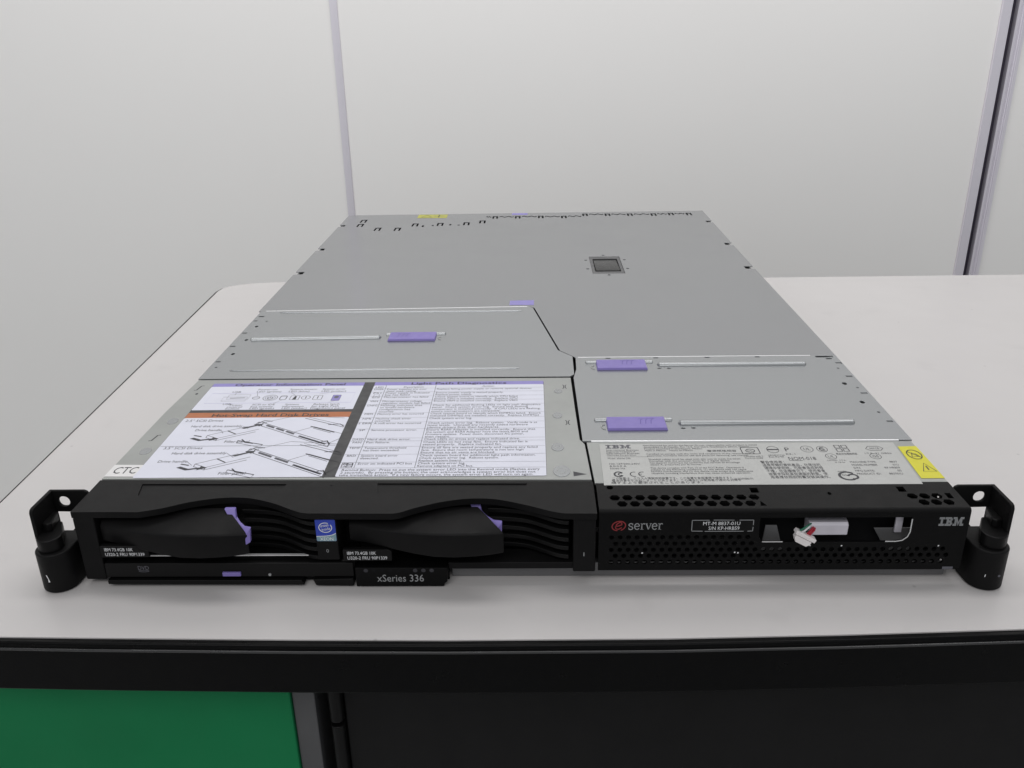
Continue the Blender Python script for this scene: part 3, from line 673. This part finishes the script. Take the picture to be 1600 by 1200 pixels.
# processor sticker
b = MB(); FX = front(-.4)
b.prism(rrect(-98.7, -88.8, 26.6, 38.9, .5), FX, .03, .2, M['blue'])
b.flat([(-98.7+.05, 27), (-98.2, 26.65), (-89.2, 26.65), (-88.85, 27), (-88.85, 30.9), (-91, 30.0), (-94, 29.5), (-98.65, 29.3)], FX, .24, M['teal'])
b.line(smooth([(-98.65, 29.4), (-94, 29.6), (-91, 30.1), (-88.85, 31.1)], 4), FX, .35, M['wht_ink'], .27)
b.line(circ(-93.8, 34.4, 3.2, 26, 2.7, PI*.35, PI*2.2), FX, .4, M['wht_ink'], .27)
b.text('intel', FX, -96.0, 34.5, 1.7, M['wht_ink'], -92.0, .27, rot=.18); b.text('inside', FX, -95.6, 32.5, 1.6, M['wht_ink'], -91.2, .27, rot=.18)
b.text('XEON', FX, -97.0, 27.0, 1.8, M['wht_ink'], -90.4, .27)
b.build('processor_sticker', bez)

# ---- hot-swap drives
def hard_drive(ox, lx, lz, shear, latch_shift, lab):
    d = MB()
    d.box(ox-86, ox+26, 15.5, 18.5, 15.4, 39.2, M['plastic2'])
    o = d.build('hard_drive', server, .4)
    if lab: tag(o, lab)
    # louvres: slats sweeping forward to the right
    g = MB()
    for k in range(5):
        z = 36.6-4.9*k
        fr = smooth([(-14, 13.4), (-4, 12.8), (6, 10.6), (14, 6.2), (20, 2.6), (24, 1.2), (26.6, .9)], 4)
        g.prism([(ox+x, y) for x, y in fr]+[(ox+26.6, 15), (ox-14, 15)], top(0), z-2.4, z, M['plastic2'])
    g.build('louvre', o, .6)
    # curved swing handle
    secs = []
    prof = [(-83, 3.2, 33.8, 24.4), (-76, 1.0, 34.0, 24.6), (-68, -1.8, 34.2, 24.4), (-60, -4.2, 34.3, 23.6), (-50, -6.4, 34.5, 22.4), (-40, -7.8, 34.7, 21.4), (-30, -8.6, 35.0, 21.5), (-20, -8.5, 35.0, 22.0), (-12, -7.6, 34.8, 22.3), (-5.4, -6.4, 34.4, 22.8)]
    for x, f, zt, zb in prof:
        k = max(0, min(1, (x+34)/28.)); sx = lambda y: ox+x-k*shear*(y-f)
        secs.append([(sx(f+.6), f+.6, zb), (sx(f), f, zb+1.2), (sx(f), f, zt-.6), (sx(f+.7), f+.7, zt+.2), (sx(7), 7, 37.4), (sx(12.5), 12.5, 38.2), (sx(12.5), 12.5, zb+4)])
    h = MB(); h.loft(secs, M['plastic']); h.build('handle', o, .3, ang=38)
    # lavender release latch
    L = [(-146.7, 9.0, 39.5), (-143.7, 6.0, 35.6), (-140.6, 2.0, 34.3), (-135.6, -2.0, 33.8), (-132.4, -6.5, 33.3), (-132.3, -7.0, 28.5)]
    Rr = [(-141.1, 9.0, 39.5), (-140.1, 6.0, 35.8), (-137.3, 2.0, 35.2), (-133.8, -2.0, 35.3), (-129.6, -5.5, 36.9), (-129.8, -7.0, 30.0)]
    dx, dy, dz = latch_shift
    secs = []
    for a, c in zip(L, Rr):
        secs.append([(a[0]+dx, a[1]+dy, a[2]+dz), (c[0]+dx, c[1]+dy, c[2]+dz), (c[0]+dx, c[1]+dy+2.2, c[2]+dz), (a[0]+dx, a[1]+dy+2.2, a[2]+dz)])
    q = MB(); q.loft(secs, M['purple']); q.build('release_latch', o, .35, ang=40)
    # black part-number plate
    p = MB(); y = -3.4
    x0 = ox+lx; x1 = x0+24.4
    p.prism([(x0, lz), (x1, lz+.1), (x1, lz+5.8), (x1-1.6, lz+6.6), (x0, lz+6.6)], front(y), -3.0, 0, M['plastic2'])
    n = p.build('number_plate', o, .4)
    p = MB(); FP = front(y)
    p.text('IBM 73.4GB 10K', FP, x0+2.2, lz+3.8, 1.8, M['wht_ink'], x0+16.6, .06); p.text('U320-2 FRU 90P1339', FP, x0+2.2, lz+1.0, 1.8, M['wht_ink'], x0+22.0, .06)
    p.build('part_number', n)
    return o
hard_drive(-125.6, -81.8, 19.2, .82, (0, 0, 0), 'left hot-swap hard drive with its lavender latch showing')
hard_drive(0, -85.8, 16.6, .72, (123.2, 6.2, -.9), 'right hot-swap hard drive with its latch tucked behind the handle')

# ---- optical drive
b = MB(); b.box(-208.6, -81.8, -.8, 18, 5.6, 13.9, M['plastic2'])
dvd = b.build('optical_drive', server, .5)
b = MB(); b.box(-148.6, -139.2, -1.9, 0, 6.6, 8.9, M['purple']); b.build('eject_button', dvd, .35)
b = MB(); b.prism(circ(-124.6, 7.2, .75, 12), front(-.8), -.2, .5, M['grey_let']); b.build('indicator', dvd)
b = MB(); b.prism([(-208, 2.2), (-107.4, 1.6), (-108.6, 4.4), (-208, 4.6)], front(-1.2), -6, .8, M['plastic2']); b.build('tray_lip', dvd, .35)
b = MB(); b.prism([(-102.8, 4.6), (-101.4, 1.2), (-82.2, .8), (-82.2, 5.2)], front(-1.2), -6, .8, M['plastic2']); b.build('tray_lip', dvd, .35)
b = MB(); b.text('DVD', front(-.8), -191.6, 10.2, 2.2, M['ink2'], -186.0, .04); b.line(circ(-188.8, 9.4, 2.6, 14, .5), front(-.8), .25, M['ink2'], .04, True); b.build('disc_mark', dvd)

# ---- pull-out operator panel
b = MB(); b.prism([(-80.9, .6), (-36.4, .6), (-35.8, 2.6), (-34.6, 3.2), (-34.2, 11.6), (-80.9, 11.8)], front(-2.2), -14, 0, M['paintf'])
op = b.build('operator_panel', server, .45)
b = MB()
for k in range(9): b.flat(circ(-75.4+4.15*k, 10.2, 1.15, 12, 1.1), front(-2.2), .04, M['void'] if k not in (0, 6, 7, 8) else M['ink'])
b.build('vent_dot', op)
b = MB(); b.text('xSeries 336', front(-2.2), -70.0, 3.6, 4.1, M['grey_let'], -46.4, .05); b.build('model_lettering', op)

# ---- rack ears with thumb latches
def rack_ear(mir):
    ear = MB()
    hole = circ(-234.2, 38.0, 2.95, 18, 2.95)
    ear.prism([(-241.4, 32.0), (-218.0, 31.4), (-218.0, 38), (-220.4, 41.6), (-221.2, 43.6), (-223.0, 44.4), (-241.4, 44.4)], front(20), -1.8, 0, M['paint'], [hole])
    # side arm reaching forward from the plate, with a rounded front top corner
    ear.prism([(21.8, 8), (21.8, 44.4), (3.0, 44.4), (1.4, 43.8), (.6, 42.2), (.4, 22), (.4, 8)], side(-241.4), 0, 2.0, M['paint'])
    ear.prism([(-239.3, 2), (-213.6, 2), (-213.6, 21.4), (-232.4, 21.4), (-237.8, 15.6), (-239.3, 15.4)], front(20), -1.8, 0, M['paint'])
    e = ear.build('rack_ear', server, .5, mirror=mir)
    # D-shaped thumb latch
    def dee(g):
        P = [(-242.6+g, 18)]
        P += [(-233.6-(9.0-g)*math.cos(a), 2.0-(9.0-g)*math.sin(a)) for a in [PI*i/20 for i in range(21)]]
        P += [(-224.4-g, 10), (-227-g, 18)]
        return P
    q = MB(); q.prism(dee(0), top(0), .3, 22.4, M['plastic']); th = q.build('thumb_latch', e, .9, mirror=mir, seg=3, ang=25)
    q = MB(); q.prism([(-240.6, 15), (-240.6, 2)]+[(-234.4-6.2*math.cos(a), 1.6-6.4*math.sin(a)) for a in [PI*i/12 for i in range(13)]]+[(-229.4, 5), (-234.4, 15)], top(0), 22.4, 29.4, M['plastic2'])
    q.prism([(-239.2, 17), (-239.2, 5), (-236, 4), (-234.4, 5.6), (-237.0, 17)], top(0), 29.4, 34.0, M['plastic2'])
    q.build('latch_collar', th, .6, mirror=mir, ang=25)
    q = MB(); q.line([(-238, 33.6-3.2), (-232.8, 33.6-3.4)], front(-4.9), .45, M['purple'] if mir else M['lav'], .06)
    return e, th
e, th = rack_ear(False); tag(e, 'left rack ear with a white scuff on its thumb latch')
b = MB(); b.flat([(-235.6, 11.6), (-235.0, 11.4), (-234.5, 9.2), (-234.1, 7.4), (-235.0, 7.2), (-234.9, 9.2)], front(-7.35), 0, M['wht_ink']); b.build('scuff', th)
e, th = rack_ear(True); tag(e, 'right rack ear')
b = MB(); b.flat(circ(236.2, 9.4, .7, 8), front(-7.35), 0, M['ink2']); b.flat([(229.4, 8.6), (229.8, 8.6), (229.9, 10), (229.5, 10)], front(-6.9), 0, M['wht_ink']); b.build('scuff', th)

# ================================================================== THE TABLE
table = tag(empty('table'), 'white laminate table with rounded corners and thick black edge under the server', 'table')
def table_outline(g):
    P = [(-309+g*.99, -39.0+g)]
    P += [(x, y+g) for x, y in ((-200, -41.0), (-100, -42.6), (-31, -43.0), (70, -42.0), (150, -39.5), (236, -35.6), (450, -24.0), (900, 0))]
    P[-1] = (900-g, 0+g)
    P += [(905-g, 540), (890-g, 556-g), (870, 563-g), (236, 563-g), (-200, 567-g)]
    c = [(-278, 567.4), (-297, 564.6), (-312, 560.5), (-323, 554), (-329.4, 546), (-331.2, 535), (-330.6, 520)]
    P += [(x+g*(.3 if i < 3 else 1), y-g*(1 if i < 4 else .2)) for i, (x, y) in enumerate(c)]
    return P
b = MB(); b.prism(table_outline(0), top(0), -2.6, 0, M['table']); b.build('tabletop', table)
def out(d):
    P = table_outline(0); n = len(P); R_ = []
    for i in range(n):
        a = Vector(P[i-1]); p = Vector(P[i]); c = Vector(P[(i+1) % n])
        t_ = ((p-a).normalized()+(c-p).normalized()).normalized(); R_.append((p.x+t_.y*d, p.y-t_.x*d))
    return R_
b = MB(); b.prism(out(3.4), top(0), -29, -.7, M['edge'])
band = b.build('edge_band', table, 1.3, seg=3, ang=25)
b = MB(); b.tube([(x, y, -4.4) for x, y in out(3.5)[:10]], .75, M['edgebead'], 8); b.build('highlight_bead', band)  # ridge added so its gloss draws the highlight line along the edge
for x in (-270, 850):
    for y in (40, 500):
        b = MB(); b.box(x-20, x+20, y-20, y+20, -720, -29.2, M['greyfr']); b.build('table_leg', table, 2)

# ================================================================== FURNITURE UNDER THE TABLE
cab = tag(empty('green_cabinet'), 'green-fronted cabinet with grey frame under the left end of the table', 'cabinet')
b = MB(); b.box(-290, -106.5, -9, 300, -700, -36, M['greyfr']); b.build('carcass', cab, 1.5)
b = MB(); b.box(-289, -118.2, -16, -9.2, -690, -37, M['green']); b.build('door', cab, .8)
b = MB(); b.box(-118.0, -106, -14, -9.2, -700, -37, M['greyfr']); b.build('frame', cab, .8)
blk = tag(empty('black_cabinet'), 'plain black cabinet with rounded corner trim under the middle of the table', 'cabinet')
b = MB(); b.box(-94, 820, 2, 300, -700, -36, M['blackcab']); b.build('carcass', blk, 1.5)
b = MB(); b.box(-92, 815, -10, 1.8, -690, -37, M['blackcab']); d = b.build('door', blk, 1)
for z0, z1 in ((-77, -37), (-300, -79.5), (-690, -302)):
    b = MB(); b.prism(rrect(-99.6, -92.4, -15, -1, 3.2, 5), top(0), z0, z1, M['plastic2']); b.build('corner_trim', d, .8)

# ================================================================== WALL AND FLOOR
YW = 1100
wall = tag(empty('partition_wall'), 'white office partition wall of smooth panels joined by aluminium posts behind the table', 'wall')
def panel(x0, x1):
    b = MB(); b.box(x0, x1, YW, YW+40, -720, 1900, M['wall']); b.build('wall_panel', wall)
panel(-2600, -302.4); panel(-290.4, 729); panel(770, 2600)
b = MB(); b.box(-302.3, -290.5, YW-3, YW+42, -720, 1900, M['alu']); b.build('joint_post', wall, .8)
b = MB(); b.box(729.2, 743.8, YW-5, YW+42, -720, 1900, M['alu']); b.box(753.4, 769.6, YW-5, YW+42, -720, 1900, M['alu'])
for x in (757.2, 760.2, 763.4): b.box(x, x+.9, YW-6.2, YW-5.1, -720, 1900, M['alu'])
jp = b.build('joint_post', wall, .8)
b = MB(); b.box(743.9, 753.3, YW+6, YW+30, -720, 1900, M['gasket']); b.box(748.0, 749.2, YW+1, YW+5.9, -720, 1900, M['gasket']); b.build('gasket', jp)
b = MB(); b.add([(-3000, -2500, -720), (3000, -2500, -720), (3000, 1500, -720), (-3000, 1500, -720)], [(0, 1, 2, 3)], M['floor'])
tag(b.build('floor'), kind='structure')

# ================================================================== LIGHT
w = bpy.data.worlds.new('World'); scene.world = w; w.use_nodes = True
bg = w.node_tree.nodes['Background']; bg.inputs[0].default_value = (.95, .97, 1, 1); bg.inputs[1].default_value = .40
def lamp(name, loc, rot, sx, sy, power, col):
    l = bpy.data.lights.new(name, 'AREA'); l.shape = 'RECTANGLE'; l.size = sx; l.size_y = sy; l.energy = power; l.color = col
    o = bpy.data.objects.new(name, l); COL.objects.link(o); o.location = loc; o.rotation_euler = rot
    return o
lamp('ceiling_lamp', (.08, .40, 1.70), (math.radians(52), 0, 0), 2.2, .8, 23.5, (1, .985, .975))
lamp('ceiling_lamp', (-.35, -1.6, 1.75), (math.radians(54), 0, 0), 1.9, .8, 15.5, (1, .985, .97))

# ================================================================== CAMERA
cam = bpy.data.cameras.new('camera'); co = bpy.data.objects.new('camera', cam); COL.objects.link(co)
r = Vector((.99963015, .02045685, -.01791883)); u = Vector((.00870617, .38349608, .92350147)); f = Vector((-.02576373, .92331591, -.38317614))
mw = Matrix((( r.x, u.x, -f.x, .010196), (r.y, u.y, -f.y, -.369890), (r.z, u.z, -f.z, .263631), (0, 0, 0, 1)))
co.matrix_world = mw
cam.sensor_width = 36; cam.lens = 1364.18*36/1600; cam.clip_start = .01; cam.clip_end = 50
scene.camera = co
vs = scene.view_settings
vs.view_transform = 'Standard'; vs.look = 'None'; vs.exposure = 0; vs.gamma = 1; vs.use_curve_mapping = False
scene.render.resolution_x = 1024; scene.render.resolution_y = 768
